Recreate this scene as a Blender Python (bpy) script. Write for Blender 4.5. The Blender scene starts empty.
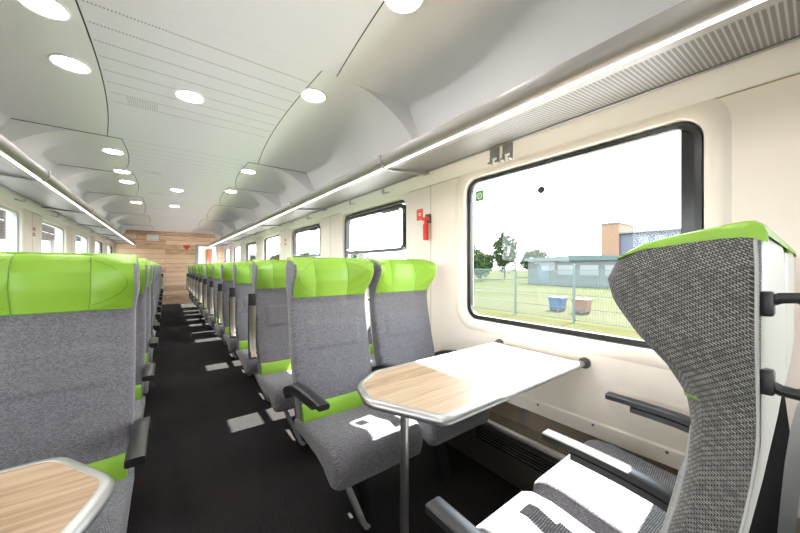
import bpy, bmesh, math, random
from mathutils import Vector, Matrix
random.seed(7)
C = bpy.context.scene.collection
PI = math.pi
CX = 0.20            # middle of the coach
HW = 1.41            # half the inner width
YB, YE = -3.2, 12.3  # rear and far end
CZ = 2.30            # ceiling height

# ------------------------------------------------------------------ nodes
def _n(nt, t, **kw):
    n = nt.nodes.new(t)
    for k, v in kw.items():
        setattr(n, k, v)
    return n
def mat(name, col, rough=0.5, metal=0.0, **kw):
    m = bpy.data.materials.new(name); m.use_nodes = True
    b = m.node_tree.nodes['Principled BSDF']
    b.inputs['Base Color'].default_value = (*col, 1)
    b.inputs['Roughness'].default_value = rough
    b.inputs['Metallic'].default_value = metal
    for k, v in kw.items():
        b.inputs[k.replace('_', ' ')].default_value = v
    return m
def pb(m): return m.node_tree.nodes['Principled BSDF']
def lk(m, a, b): m.node_tree.links.new(a, b)
def coords(m, kind='Object', scale=(1,1,1), rot=(0,0,0)):
    nt = m.node_tree
    t = _n(nt, 'ShaderNodeTexCoord'); mp = _n(nt, 'ShaderNodeMapping')
    mp.inputs['Scale'].default_value = scale; mp.inputs['Rotation'].default_value = rot
    lk(m, t.outputs[kind], mp.inputs['Vector'])
    return mp.outputs['Vector']
def ramp(m, fac, stops):
    r = _n(m.node_tree, 'ShaderNodeValToRGB')
    e = r.color_ramp.elements
    while len(e) < len(stops): e.new(0.5)
    for el, (p, c) in zip(e, stops):
        el.position = p; el.color = (*c, 1)
    lk(m, fac, r.inputs['Fac']); return r.outputs['Color']
def math_(m, op, a, b=None):
    n = _n(m.node_tree, 'ShaderNodeMath', operation=op)
    for i, v in enumerate((a, b)):
        if v is None: continue
        if isinstance(v, (int, float)): n.inputs[i].default_value = v
        else: lk(m, v, n.inputs[i])
    return n.outputs[0]
def noise(m, vec, scale, detail=4, rough=0.55):
    n = _n(m.node_tree, 'ShaderNodeTexNoise')
    n.inputs['Scale'].default_value = scale; n.inputs['Detail'].default_value = detail
    n.inputs['Roughness'].default_value = rough
    lk(m, vec, n.inputs['Vector']); return n.outputs['Fac']
def bump(m, h, strength=0.2, dist=0.01):
    b = _n(m.node_tree, 'ShaderNodeBump'); b.inputs['Strength'].default_value = strength
    b.inputs['Distance'].default_value = dist
    lk(m, h, b.inputs['Height']); lk(m, b.outputs['Normal'], pb(m).inputs['Normal'])
def mixc(m, fac, a, b):
    n = _n(m.node_tree, 'ShaderNodeMix', data_type='RGBA')
    lk(m, fac, n.inputs['Factor'])
    for s, v in ((6, a), (7, b)):
        if isinstance(v, tuple): n.inputs[s].default_value = (*v, 1)
        else: lk(m, v, n.inputs[s])
    return n.outputs[2]

def fabric_mat(name, dark, light, w=0.0042, h=0.0022):
    m = mat(name, dark, 0.95); nt = m.node_tree
    pb(m).inputs['Sheen Weight'].default_value = 0.25
    pb(m).inputs['Specular IOR Level'].default_value = 0.15
    t = _n(nt, 'ShaderNodeTexCoord'); s = _n(nt, 'ShaderNodeSeparateXYZ')
    lk(m, t.outputs['Object'], s.inputs[0])
    u = math_(m, 'ADD', s.outputs[0], s.outputs[1])
    v = math_(m, 'ADD', s.outputs[2], math_(m, 'MULTIPLY', s.outputs[1], 0.62))
    c = _n(nt, 'ShaderNodeCombineXYZ'); lk(m, u, c.inputs[0]); lk(m, v, c.inputs[1])
    b = _n(nt, 'ShaderNodeTexBrick'); b.offset = 0.5
    b.inputs['Scale'].default_value = 1.0
    b.inputs['Brick Width'].default_value = w; b.inputs['Row Height'].default_value = h
    b.inputs['Mortar Size'].default_value = h * 0.30; b.inputs['Mortar Smooth'].default_value = 0.6
    b.inputs['Color1'].default_value = (*light, 1)
    b.inputs['Color2'].default_value = (*[(a*0.40+c2*0.60) for a, c2 in zip(light, dark)], 1)
    b.inputs['Mortar'].default_value = (*dark, 1)
    lk(m, c.outputs[0], b.inputs['Vector'])
    lk(m, b.outputs['Color'], pb(m).inputs['Base Color'])
    bump(m, math_(m, 'SUBTRACT', 1.0, b.outputs['Fac']), 0.35, 0.0015)
    return m

M = {}
M['fabric'] = fabric_mat('grey_woven_fabric', (0.060,0.058,0.067), (0.36,0.35,0.38), 0.0062, 0.0031)
M['tweed'] = fabric_mat('flecked_grey_fabric', (0.040,0.039,0.038), (0.30,0.29,0.28), 0.0052, 0.0030)
m = M['green'] = mat('green_leather', (0.215,0.41,0.028), 0.42)
bump(m, noise(m, coords(m), 220, 3), 0.08, 0.002)
M['seam'] = mat('dark_green_seam', (0.12,0.26,0.02), 0.6)
m = M['shell'] = mat('pale_grey_plastic_shell', (0.66,0.66,0.62), 0.4)
M['cream'] = mat('cream_wall_panel', (0.90,0.815,0.745), 0.42)
M['cream2'] = mat('pale_cream_surround', (0.88,0.81,0.75), 0.38)
M['white'] = mat('off_white_panel', (0.84,0.80,0.77), 0.45)
M['ceil'] = mat('white_ceiling_panel', (0.755,0.745,0.755), 0.33)
M['joint'] = mat('dark_joint', (0.035,0.035,0.035), 0.7)
M['black'] = mat('black_plastic', (0.018,0.018,0.02), 0.38)
M['palegasket'] = mat('pale_green_grey_window_frame', (0.50,0.54,0.50), 0.4)
M['rubber'] = mat('black_gasket', (0.012,0.012,0.014), 0.25)
m = M['alu'] = mat('brushed_aluminium', (0.62,0.62,0.62), 0.34, 1.0)
bump(m, noise(m, coords(m, scale=(3,180,180)), 6, 2), 0.05, 0.001)
M['satin'] = mat('satin_aluminium_trim', (0.50,0.50,0.50), 0.38, 0.85)
M['bronze'] = mat('warm_grey_metal_arm', (0.42,0.37,0.31), 0.3, 0.9)
M['rack'] = mat('grey_rack_profile', (0.25,0.24,0.23), 0.42, 0.3)
M['rust2'] = mat('brick_red_panel', (0.40,0.12,0.07), 0.5)
M['red'] = mat('red_plastic', (0.72,0.045,0.03), 0.4)
M['redsign'] = mat('red_sticker', (0.75,0.08,0.04), 0.5)
M['greensign'] = mat('green_sticker', (0.10,0.42,0.12), 0.5)
M['whitep'] = mat('white_print', (0.85,0.85,0.85), 0.5)
M['darkgrey'] = mat('dark_grey_bracket', (0.10,0.10,0.10), 0.5)
M['doorgrey'] = mat('grey_door_frame', (0.33,0.34,0.36), 0.4, 0.3)
# carpet
m = M['carpet'] = mat('charcoal_carpet', (0.02,0.02,0.02), 0.95)
pb(m).inputs['Specular IOR Level'].default_value = 0.1
v = coords(m)
f = noise(m, v, 150, 3, 0.8); g = noise(m, v, 3.0, 3)
c1 = ramp(m, f, [(0.32,(0.003,0.003,0.004)), (0.72,(0.038,0.036,0.035))])
c2 = ramp(m, g, [(0.4,(0.85,0.85,0.87)), (0.7,(1.15,1.05,0.98))])
x = _n(m.node_tree, 'ShaderNodeMix', data_type='RGBA', blend_type='MULTIPLY'); x.inputs['Factor'].default_value = 1
lk(m, c1, x.inputs[6]); lk(m, c2, x.inputs[7]); lk(m, x.outputs[2], pb(m).inputs['Base Color'])
bump(m, f, 0.5, 0.004)
# perforated rack sheet: rows of slots across the coach
m = M['perf'] = mat('perforated_grey_sheet', (0.22,0.21,0.20), 0.45, 0.2)
b = _n(m.node_tree, 'ShaderNodeTexBrick'); b.offset = 0.0
b.inputs['Scale'].default_value = 1; b.inputs['Brick Width'].default_value = 0.0150; b.inputs['Row Height'].default_value = 0.0135
b.inputs['Mortar Size'].default_value = 0.0026; b.inputs['Mortar Smooth'].default_value = 0.1
b.inputs['Color1'].default_value = b.inputs['Color2'].default_value = (0.022,0.021,0.020,1)
b.inputs['Mortar'].default_value = (0.24,0.23,0.22,1)
lk(m, coords(m, scale=(1.35,1,1)), b.inputs['Vector']); lk(m, b.outputs['Color'], pb(m).inputs['Base Color'])
# wood
def wood_mat(name, plank_w, plank_l, axis, tones, rough=0.35, gap=0.0015, gapcol=(0.10,0.06,0.035), grain=1.0):
    m = mat(name, tones[1], rough); nt = m.node_tree
    t = _n(nt, 'ShaderNodeTexCoord'); s = _n(nt, 'ShaderNodeSeparateXYZ'); lk(m, t.outputs['Object'], s.inputs[0])
    a = s.outputs['XYZ'.index(axis[0])]; bb = s.outputs['XYZ'.index(axis[1])]
    c = _n(nt, 'ShaderNodeCombineXYZ'); lk(m, a, c.inputs[0]); lk(m, bb, c.inputs[1])
    b = _n(nt, 'ShaderNodeTexBrick'); b.offset = 0.37
    b.inputs['Scale'].default_value = 1; b.inputs['Brick Width'].default_value = plank_l; b.inputs['Row Height'].default_value = plank_w
    b.inputs['Mortar Size'].default_value = gap; b.inputs['Bias'].default_value = 0.0
    b.inputs['Color1'].default_value = (0,0,0,1); b.inputs['Color2'].default_value = (1,1,1,1); b.inputs['Mortar'].default_value = (0.5,0.5,0.5,1)
    lk(m, c.outputs[0], b.inputs['Vector'])
    sp = _n(nt, 'ShaderNodeSeparateColor'); lk(m, b.outputs['Color'], sp.inputs[0])
    c3 = _n(nt, 'ShaderNodeCombineXYZ')
    lk(m, math_(m, 'MULTIPLY', a, 1.6*grain), c3.inputs[0]); lk(m, math_(m, 'MULTIPLY', bb, 30*grain), c3.inputs[1])
    lk(m, math_(m, 'MULTIPLY', sp.outputs[0], 9.0), c3.inputs[2])
    g = noise(m, c3.outputs[0], 2.2, 6, 0.62)
    f = math_(m, 'ADD', math_(m, 'MULTIPLY', g, 0.75), math_(m, 'MULTIPLY', sp.outputs[0], 0.25))
    col = ramp(m, f, [(0.28, tones[0]), (0.46, tones[1]), (0.70, tones[2])])
    lk(m, mixc(m, b.outputs['Fac'], col, gapcol), pb(m).inputs['Base Color'])
    return m
M['wallwood'] = wood_mat('oak_plank_wall', 0.145, 1.9, 'XZ', ((0.32,0.165,0.09),(0.64,0.42,0.27),(0.76,0.55,0.39)), 0.5, 0.003)
M['tablewood'] = wood_mat('light_oak_table', 0.075, 1.3, 'XY', ((0.22,0.125,0.07),(0.44,0.305,0.205),(0.55,0.42,0.31)), 0.32, 0.0006, (0.28,0.18,0.11), 0.9)
# glass
def glass(name, tint, refl=0.10):
    m = bpy.data.materials.new(name); m.use_nodes = True; nt = m.node_tree
    nt.nodes.remove(nt.nodes['Principled BSDF']); out = nt.nodes['Material Output']
    tr = _n(nt, 'ShaderNodeBsdfTransparent'); tr.inputs[0].default_value = (*tint, 1)
    gl = _n(nt, 'ShaderNodeBsdfGlossy'); gl.inputs['Roughness'].default_value = 0.0
    fr = _n(nt, 'ShaderNodeFresnel'); fr.inputs['IOR'].default_value = 1.42
    mx = _n(nt, 'ShaderNodeMixShader')
    ge = _n(nt, 'ShaderNodeNewGeometry')
    lk(m, math_(m, 'MULTIPLY', fr.outputs[0], math_(m, 'SUBTRACT', 1.0, ge.outputs['Backfacing'])), mx.inputs[0]); lk(m, tr.outputs[0], mx.inputs[1]); lk(m, gl.outputs[0], mx.inputs[2])
    lk(m, mx.outputs[0], out.inputs[0]); return m
M['glass'] = glass('window_glass', (0.94,0.97,0.96))
def emis(name, col, s):
    m = bpy.data.materials.new(name); m.use_nodes = True; nt = m.node_tree
    nt.nodes.remove(nt.nodes['Principled BSDF'])
    e = _n(nt, 'ShaderNodeEmission'); e.inputs[0].default_value = (*col, 1); e.inputs[1].default_value = s
    lk(m, e.outputs[0], nt.nodes['Material Output'].inputs[0]); return m
LED, DOWN = 6.0, 115.0
M['led'] = emis('warm_white_led', (1.0,0.91,0.84), LED)
M['down'] = emis('downlight_diffuser', (1.0,0.92,0.89), DOWN)

# ------------------------------------------------------------------ mesh helpers
def box(bm, x0, x1, y0, y1, z0, z1, bev=0.0, seg=2):
    r = bmesh.ops.create_cube(bm, size=1.0)
    vs = r['verts']
    for v in vs:
        v.co = Vector((x0+(x1-x0)*(v.co.x+.5), y0+(y1-y0)*(v.co.y+.5), z0+(z1-z0)*(v.co.z+.5)))
    if bev > 0:
        es = list({e for v in vs for e in v.link_edges})
        bmesh.ops.bevel(bm, geom=es, offset=bev, segments=seg, profile=0.5, affect='EDGES')
    return bm
def quad(bm, *pts):
    return bm.faces.new([bm.verts.new(p) for p in pts])
def prism(bm, pts, fn0, fn1):
    """closed polygon pts swept from fn0 to fn1 (functions 2-D -> 3-D)"""
    a = [bm.verts.new(fn0(p)) for p in pts]; b = [bm.verts.new(fn1(p)) for p in pts]
    n = len(pts)
    for i in range(n):
        bm.faces.new((a[i], a[(i+1)%n], b[(i+1)%n], b[i]))
    bm.faces.new(a[::-1]); bm.faces.new(b)
def loft(bm, secs, cap=True, closed=True):
    rows = [[bm.verts.new(p) for p in s] for s in secs]
    n = len(secs[0])
    for r0, r1 in zip(rows, rows[1:]):
        for i in range(n if closed else n-1):
            bm.faces.new((r0[i], r0[(i+1)%n], r1[(i+1)%n], r1[i]))
    if cap:
        bm.faces.new(rows[0][::-1]); bm.faces.new(rows[-1])
    return rows
def tube(bm, path, r, n=12, cap=True, sx=1.0):
    path = [Vector(p) for p in path]; secs = []
    up = None
    for i, p in enumerate(path):
        t = (path[min(i+1, len(path)-1)] - path[max(i-1, 0)]).normalized()
        if up is None:
            up = Vector((0,0,1)) if abs(t.z) < 0.9 else Vector((1,0,0))
        s = t.cross(up).normalized(); up = s.cross(t).normalized()
        rr = r[i] if isinstance(r, (list, tuple)) else r
        secs.append([p + (s*math.cos(2*PI*k/n)*sx + up*math.sin(2*PI*k/n))*rr for k in range(n)])
    loft(bm, secs, cap)
def cyl(bm, p0, p1, r, n=20): tube(bm, [p0, p1], r, n)
def rrect(y0, y1, z0, z1, r, n=8):
    pts = []
    for cx, cz, a0 in ((y1-r, z1-r, 0), (y0+r, z1-r, 90), (y0+r, z0+r, 180), (y1-r, z0+r, 270)):
        for k in range(n+1):
            a = math.radians(a0 + 90*k/n); pts.append((cx+r*math.cos(a), cz+r*math.sin(a)))
    return pts
def mesh_of(name, bm, m, smooth=35):
    bmesh.ops.recalc_face_normals(bm, faces=bm.faces)
    me = bpy.data.meshes.new(name); bm.to_mesh(me); bm.free()
    for mm in (m if isinstance(m, (list, tuple)) else [m]): me.materials.append(mm)
    if smooth:
        for p in me.polygons: p.use_smooth = True
        me.set_sharp_from_angle(angle=math.radians(smooth))
    return me
def link(name, me, parent=None, loc=(0,0,0)):
    o = bpy.data.objects.new(name, me); C.objects.link(o); o.location = loc
    if parent: o.parent = parent
    return o
def obj(name, bm, m, parent=None, smooth=35): return link(name, mesh_of(name, bm, m, smooth), parent)
def tag(o, label, cat, group=None, kind=None):
    o['label'] = label; o['category'] = cat
    if group: o['group'] = group
    if kind: o['kind'] = kind
    return o
def thing(name, label, cat, loc=(0,0,0), rz=0, group=None):
    o = bpy.data.objects.new(name, None); C.objects.link(o); o.empty_display_size = 0.1
    o.location = loc; o.rotation_euler = (0,0,rz)
    return tag(o, label, cat, group)
def struct(name, label, cat, bm=None, m=None, smooth=35, loc=(0,0,0)):
    if bm is None:
        o = bpy.data.objects.new(name, None); C.objects.link(o); o.location = loc
    else: o = obj(name, bm, m, None, smooth)
    return tag(o, label, cat, None, 'structure')
NB = bmesh.new
ORD = 'zeroth first second third fourth fifth sixth seventh eighth ninth tenth eleventh twelfth thirteenth'.split()
def lerp(tab, x):
    if x <= tab[0][0]: return tab[0][1]
    for (a, va), (b, vb) in zip(tab, tab[1:]):
        if x <= b: return va + (vb-va)*(x-a)/(b-a)
    return tab[-1][1]
def sm(t):
    t = max(0, min(1, t)); return t*t*(3-2*t)

# ------------------------------------------------------------------ floor and ends
bm = NB(); box(bm, CX-HW-.12, CX+HW+.12, YB, YE+.1, -.05, 0)
struct('floor', 'charcoal carpet floor running down the aisle', 'floor', bm, M['carpet'])
bm = NB()
DX0, DX1, DZ = 0.79, 1.43, 1.93
box(bm, CX-HW-.12, DX0, YE, YE+.1, 0, 2.45); box(bm, DX0, DX1, YE, YE+.1, DZ, 2.45); box(bm, DX1, CX+HW+.12, YE, YE+.1, 0, 2.45)
struct('wall_end', 'end wall clad in horizontal oak planks', 'wall', bm, M['wallwood'])
bm = NB(); box(bm, CX-HW-.12, CX+HW+.12, YB-.1, YB, 0, 2.45)
struct('wall_rear', 'cream wall behind the camera', 'wall', bm, M['cream'])

# ------------------------------------------------------------------ side walls with window openings
P, W = 1.805, 1.135
WZ0, WZ1 = 0.865, 1.765
def win_list(first): return [(first+P*k, first+P*k+W) for k in range(-2, 7) if first+P*k > YB+.2 and first+P*k+W < YE+.02]
WR, WL = win_list(0.262), win_list(0.26)
def sidewall(name, label, s, wins):
    X0 = CX+s*HW; X1 = CX+s*(HW+.11)
    xa, xb = min(X0,X1), max(X0,X1)
    g = .03
    bm = NB()
    box(bm, xa, xb, YB, YE, 0.40, WZ0-g); box(bm, xa, xb, YB, YE, WZ1+g, 2.02)
    e = YB
    for a, b in wins:
        box(bm, xa, xb, e, a-g, WZ0-g, WZ1+g); e = b+g
    if e < YE: box(bm, xa, xb, e, YE, WZ0-g, WZ1+g)
    box(bm, min(CX+s*(HW+.05),X1), max(CX+s*(HW+.05),X1), YB, YE, 0, 0.40)
    return struct(name, label, 'wall', bm, M['cream'])
sidewall('wall_right', 'cream side wall with windows on the sunny right side', 1, WR)
sidewall('wall_left', 'cream side wall with windows on the left side', -1, WL)

def ring(bm, o0, i0, f0, f1):
    n = len(o0)
    a = [bm.verts.new(f0(p)) for p in o0]; b = [bm.verts.new(f1(p)) for p in i0]
    for i in range(n): bm.faces.new((a[i], a[(i+1)%n], b[(i+1)%n], b[i]))
def window(n, s, y0, y1, side, hopper=False, first=False):
    X = CX+s*HW
    f = lambda dx: (lambda p: (X+s*dx, p[0], p[1]))
    w = struct('window_%d' % n, '%s' % side, 'window', loc=(0,0,0))
    # moulded surround
    bm = NB()
    O2 = rrect(y0-.095, y1+.105, WZ0-.085, WZ1+.105, .15); O1 = rrect(y0-.070, y1+.080, WZ0-.065, WZ1+.085, .135)
    I1 = rrect(y0-.04, y1+.04, WZ0-.035, WZ1+.035, .10); I2 = rrect(y0-.018, y1+.018, WZ0-.016, WZ1+.016, .085); I3 = rrect(y0-.006, y1+.006, WZ0-.006, WZ1+.006, .08)
    ring(bm, O2, O1, f(0.003), f(-.009)); ring(bm, O1, I1, f(-.009), f(-.011)); ring(bm, I1, I2, f(-.011), f(0.0)); ring(bm, I2, I3, f(0.0), f(.07))
    bmesh.ops.remove_doubles(bm, verts=bm.verts, dist=1e-5)
    obj('surround', bm, M['cream2'], w, 40)
    # gasket
    bm = NB()
    G0 = rrect(y0-.008, y1+.008, WZ0-.008, WZ1+.008, .08); G1 = rrect(y0+.013, y1-.013, WZ0+.015, WZ1-.013, .065)
    ring(bm, G0, G0, f(.02), f(.075)); ring(bm, G0, G1, f(.02), f(.026)); ring(bm, G1, G1, f(.026), f(.055))
    bmesh.ops.remove_doubles(bm, verts=bm.verts, dist=1e-5)
    obj('gasket', bm, M['palegasket'] if s < 0 and y0 < 8.5 else M['rubber'], w, 40)
    # dark printed border on the far edge of the pane
    bm = NB(); prism(bm, rrect(y0+.02, y1-.02, WZ0+.02, WZ1-.02, .05, 5), f(.058), f(.062))
    obj('pane', bm, M['glass'], w)
    if first:
        bm = NB(); box(bm, X+s*.050, X+s*.0565, y0+.004, y0+.058, WZ0+.004, WZ1-.004); obj('dark_border', bm, M['rubber'], w)
    if hopper:
        bm = NB()
        zb = 1.335
        F0 = rrect(y0+.02, y1-.02, zb, WZ1-.02, .07); F1 = rrect(y0+.05, y1-.05, zb+.03, WZ1-.05, .05)
        ring(bm, F0, F1, f(.012), f(.012)); ring(bm, F0, F0, f(.012), f(.056)); ring(bm, F1, F1, f(.012), f(.056))
        bmesh.ops.remove_doubles(bm, verts=bm.verts, dist=1e-5)
        hf = obj('hopper_frame', bm, M['rubber'], w, 40)
        bm = NB(); box(bm, min(X-s*.004, X+s*.02), max(X-s*.004, X+s*.02), y0+.10, y0+.34, WZ1-.075, WZ1-.045, .006); obj('latch', bm, M['darkgrey'], hf)
    return w
wi = 0
for k, (a, b) in enumerate(WR):
    wi += 1
    q = k-1-(0 if len(WR) else 0)
    i0 = [i for i, (c, d) in enumerate(WR) if d > 0.3][0]
    j = k-i0
    lab = ('large window above the sunlit table' if j == 0 else
           'right side window behind the camera' if j < 0 else
           'right side window with an opening vent above the first seats' if j == 1 else
           '%s window along the right wall counting from the table' % ORD[j+1])
    window(wi, 1, a, b, lab, hopper=(j in (1, 2, 4)), first=(j == 0))
for k, (a, b) in enumerate(WL):
    wi += 1
    lab = 'left side window %s from the oak end wall' % ORD[len(WL)-k]
    window(wi, -1, a, b, lab)

# sloped panel above the windows, pillars' curved lower edge, panel joints
def upper(name, s, wins):
    bm = NB()
    prof = [(HW+.005, 1.822), (HW-.012, 1.815), (HW-.07, 1.93), (HW-.12, 2.02), (HW+.10, 2.02), (HW+.10, 1.822)]
    prism(bm, prof, lambda p: (CX+s*p[0], YB, p[1]), lambda p: (CX+s*p[0], YE, p[1]))
    return struct(name, 'sloped off-white strip under the %s luggage rack' % ('right' if s > 0 else 'left'), 'trim', bm, M['white'])
upper('trim_1', 1, WR); upper('trim_2', -1, WL)
def joints(name, s, wins, lab):
    bm = NB()
    for (a, b), (c, d) in zip(wins, wins[1:]):
        y = b + (c-b)*.52
        x = CX+s*HW
        box(bm, min(x-s*.0012, x+s*.004), max(x-s*.0012, x+s*.004), y-.0018, y+.0018, .46, 1.822)
    x = CX+s*HW
    box(bm, min(x-s*.002, x+s*.01), max(x-s*.002, x+s*.01), YB, YE, 1.812, 1.8165)
    return struct(name, lab, 'trim', bm, M['seamgrey'], 0)
M['seamgrey'] = mat('wall_joint', (0.38,0.34,0.29), 0.6)
joints('trim_3', 1, WR, 'thin panel joints on the right wall'); joints('trim_4', -1, WL, 'thin panel joints on the left wall')

# low wall: screw rail, metal kick plate and heater casing
def heater(s, side):
    X = CX+s*HW
    t = thing('heater_casing', 'dark metal heater casing with a slotted top along the foot of the %s wall' % side, 'heater', (X, 0, 0), 0, None)
    def pr(name, prof, m, par=t):
        bm = NB(); prism(bm, prof, lambda p: (s*p[0], YB+.01, p[1]), lambda p: (s*p[0], YE-.01, p[1])); return obj(name, bm, m, par)
    pr('back_plate', [(.045,.27),(.045,.38),(.02,.41),(.004,.444),(.05,.445),(.05,.27)], M['warmplate'])
    pr('top_grille', [(.045,.262),(.045,.28),(-.075,.288),(-.075,.27)], M['slots'])
    pr('nose_rail', [(-.073,.262),(-.073,.292),(-.086,.297),(-.104,.290),(-.108,.277),(-.10,.262)], M['satin'])
    fp = pr('front_panel', [(-.095,.008),(-.095,.262),(-.075,.262),(-.075,.008)], M['darkmetal'])
    bm = NB()
    for k in range(5):
        for j in range(14):
            y = YB+.3+j*1.08
            box(bm, min(-s*.0965,-s*.094), max(-s*.0965,-s*.094), y, y+.9, .16+k*.017, .168+k*.017)
    obj('louvres', bm, M['rubber'], fp, 0)
    bm = NB()
    prism(bm, [(0.0,.444),(-.008,.446),(-.008,.468),(0.0,.476)], lambda p: (s*p[0], YB+.01, p[1]), lambda p: (s*p[0], YE-.01, p[1]))
    r = obj('screw_rail', bm, M['cream2'], t)
    bm = NB()
    cyl(bm, (-s*.0075, 0, .4565), (-s*.0105, 0, .4565), .006, 8); sme = mesh_of('screw', bm, M['darkgrey'])
    for k in range(40):
        y = -1.0 + k*.27
        if y < YE-.1: link('screw', sme, r, (0, y, 0))
    bm = NB()
    box(bm, min(s*.038,s*.046), max(s*.038,s*.046), -.03, .03, .29, .44, .002); jme = mesh_of('joint_plate', bm, M['alu'])
    for k in range(8): link('joint_plate', jme, t, (0, 1.0+k*1.6, 0))
m = M['slots'] = mat('slotted_grille', (0.3,0.28,0.25), 0.45, 0.6)
b = _n(m.node_tree, 'ShaderNodeTexBrick'); b.offset = 0
for k_, v_ in (('Scale',1),('Brick Width',.035),('Row Height',.011),('Mortar Size',.0035)): b.inputs[k_].default_value = v_
b.inputs['Color1'].default_value = b.inputs['Color2'].default_value = (.012,.011,.01,1); b.inputs['Mortar'].default_value = (.34,.30,.25,1)
lk(m, coords(m), b.inputs['Vector']); lk(m, b.outputs['Color'], pb(m).inputs['Base Color'])
M['warmplate'] = mat('warm_metal_plate', (0.52,0.44,0.36), 0.35, 0.75)
M['darkmetal'] = mat('dark_bronze_panel', (0.13,0.115,0.10), 0.42, 0.6)
heater(1, 'right'); heater(-1, 'left')

# ------------------------------------------------------------------ ceiling
SEAMS = [YB, -.25, 1.66, 3.58, 4.88, 6.42, 8.6, 10.8, YE]
PE = 0.55   # half width of the centre panels
def edge_x(t): return .505 - .025*math.sin(PI*t) + .09*t*t
def prof_z(x, w, t, H=.42, XO=1.33):
    if x <= w: return CZ
    s = (x-w)/(XO-w); return CZ - H*min(1, s)**(2.2-1.15*sm(t*1.1))
for nm, s in (('ceiling_right', 1), ('ceiling_left', -1)):
    bm = NB()
    prev = None
    for a, b in zip(SEAMS, SEAMS[1:]):
        NY, NX = 40, 64
        rows = []
        for i in range(NY+1):
            t = i/NY; y = a+(b-a)*t
            # flat tray widens towards the far seam, with a rounded corner at the tip
            w = .66 + .51*sm(min(1, t*1.25))**0.8
            if t > .82: w -= .05*((t-.82)/.18)**2
            e = edge_x(t)
            row = []
            for j in range(NX+1):
                x = e + (1.33-e)*(j/NX)
                row.append(bm.verts.new((CX+s*x, y, prof_z(x, max(w, e), t))))
            rows.append(row)
        if prev:
            for j in range(NX): 
                A_, B_ = [Vector(v.co) for v in (prev[j], prev[j+1])], [Vector(v.co) for v in (rows[0][j], rows[0][j+1])]
                if (A_[0]-B_[0]).length + (A_[1]-B_[1]).length > 1e-4: quad(bm, A_[0], A_[1], B_[1], B_[0])
        for r0, r1 in zip(rows, rows[1:]):
            for j in range(NX): bm.faces.new((r0[j], r0[j+1], r1[j+1], r1[j]))
        prev = rows[-1]
    o = struct(nm, 'vaulted white ceiling panels on the %s side with scalloped trays' % ('right' if s > 0 else 'left'), 'ceiling', bm, M['ceil'], 50)
# centre panels
m = M['ceilperf'] = mat('perforated_ceiling_panel', (0.735,0.725,0.775), 0.30)
nt = m.node_tree
t = _n(nt, 'ShaderNodeTexCoord'); s_ = _n(nt, 'ShaderNodeSeparateXYZ'); lk(m, t.outputs['Object'], s_.inputs[0])
X_, Y_ = s_.outputs[0], s_.outputs[1]
ph = math_(m, 'FRACT', math_(m, 'DIVIDE', math_(m, 'SUBTRACT', Y_, .085), .141))
line = math_(m, 'LESS_THAN', math_(m, 'ABSOLUTE', math_(m, 'SUBTRACT', ph, .5)), .045)
dots = math_(m, 'LESS_THAN', math_(m, 'FRACT', math_(m, 'DIVIDE', X_, .0125)), .5)
inx = math_(m, 'LESS_THAN', math_(m, 'ABSOLUTE', X_), .482)
iny = math_(m, 'MULTIPLY', math_(m, 'GREATER_THAN', Y_, .085), math_(m, 'LESS_THAN', Y_, .085+.141*8))
lines = math_(m, 'MULTIPLY', math_(m, 'MULTIPLY', line, dots), math_(m, 'MULTIPLY', inx, iny))
gx = math_(m, 'MULTIPLY', math_(m, 'GREATER_THAN', X_, -.40), math_(m, 'LESS_THAN', X_, -.24))
gy = math_(m, 'MULTIPLY', math_(m, 'GREATER_THAN', Y_, .085+.141*6.5), math_(m, 'LESS_THAN', Y_, .085+.141*7.5))
gd = math_(m, 'MULTIPLY', math_(m, 'LESS_THAN', math_(m, 'FRACT', math_(m, 'DIVIDE', X_, .0125)), .5), math_(m, 'LESS_THAN', math_(m, 'FRACT', math_(m, 'DIVIDE', Y_, .0125)), .5))
grid = math_(m, 'MULTIPLY', math_(m, 'MULTIPLY', gx, gy), gd)
lk(m, mixc(m, math_(m, 'MINIMUM', math_(m, 'ADD', lines, grid), 1.0), (0.735,0.725,0.775), (0.36,0.35,0.34)), pb(m).inputs['Base Color'])
bmj = NB()
for k, (a, b) in enumerate(zip(SEAMS, SEAMS[1:])):
    bm = NB(); N = 24; pr = None
    for i in range(N+1):
        tt = i/N; g0, g1 = (.0002 if abs(a-1.66) < .01 else .0018), (.0002 if abs(b-1.66) < .01 else .0018); y = g0+(b-a-g0-g1)*tt; e = edge_x(tt)-.006
        row = [bm.verts.new((x, y, z)) for x, z in ((-e-.0, .03), (-e, 0), (e, 0), (e, .03))]
        if pr:
            for q in range(3): bm.faces.new((pr[q], pr[q+1], row[q+1], row[q]))
        pr = row
        if i:
            for sg in (-1, 1):
                ye = a+py; e0 = edge_x((i-1)/N)
                bmj.faces.new([bmj.verts.new(p) for p in ((CX+sg*(e0-.008), a+.004+(b-a-.008)*(i-1)/N, CZ+.012), (CX+sg*(e0+.008), a+.004+(b-a-.008)*(i-1)/N, CZ+.012), (CX+sg*(edge_x(tt)+.008), a+y, CZ+.012), (CX+sg*(edge_x(tt)-.008), a+y, CZ+.012))])
        py = y
    o = struct('ceiling_center' if k == 0 else 'ceiling_center.%03d' % k, 'flat white centre ceiling panel, %s bay' % ORD[k+1], 'ceiling', bm, M['ceilperf'], 30)
    o.location = (CX, a, CZ)
    if 2 < b < YE:
        for sg in (-1, 1): box(bmj, *sorted((CX+sg*.50, CX+sg*1.125)), b-.0045, b+.0005, CZ-.0035, CZ+.002)
        box(bmj, CX-.60, CX+.60, b-.004, b+.004, CZ+.010, CZ+.014)
struct('ceiling_joints', 'dark shadow gaps between the ceiling panels', 'ceiling joint', bmj, M['joint'], 0)
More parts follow.
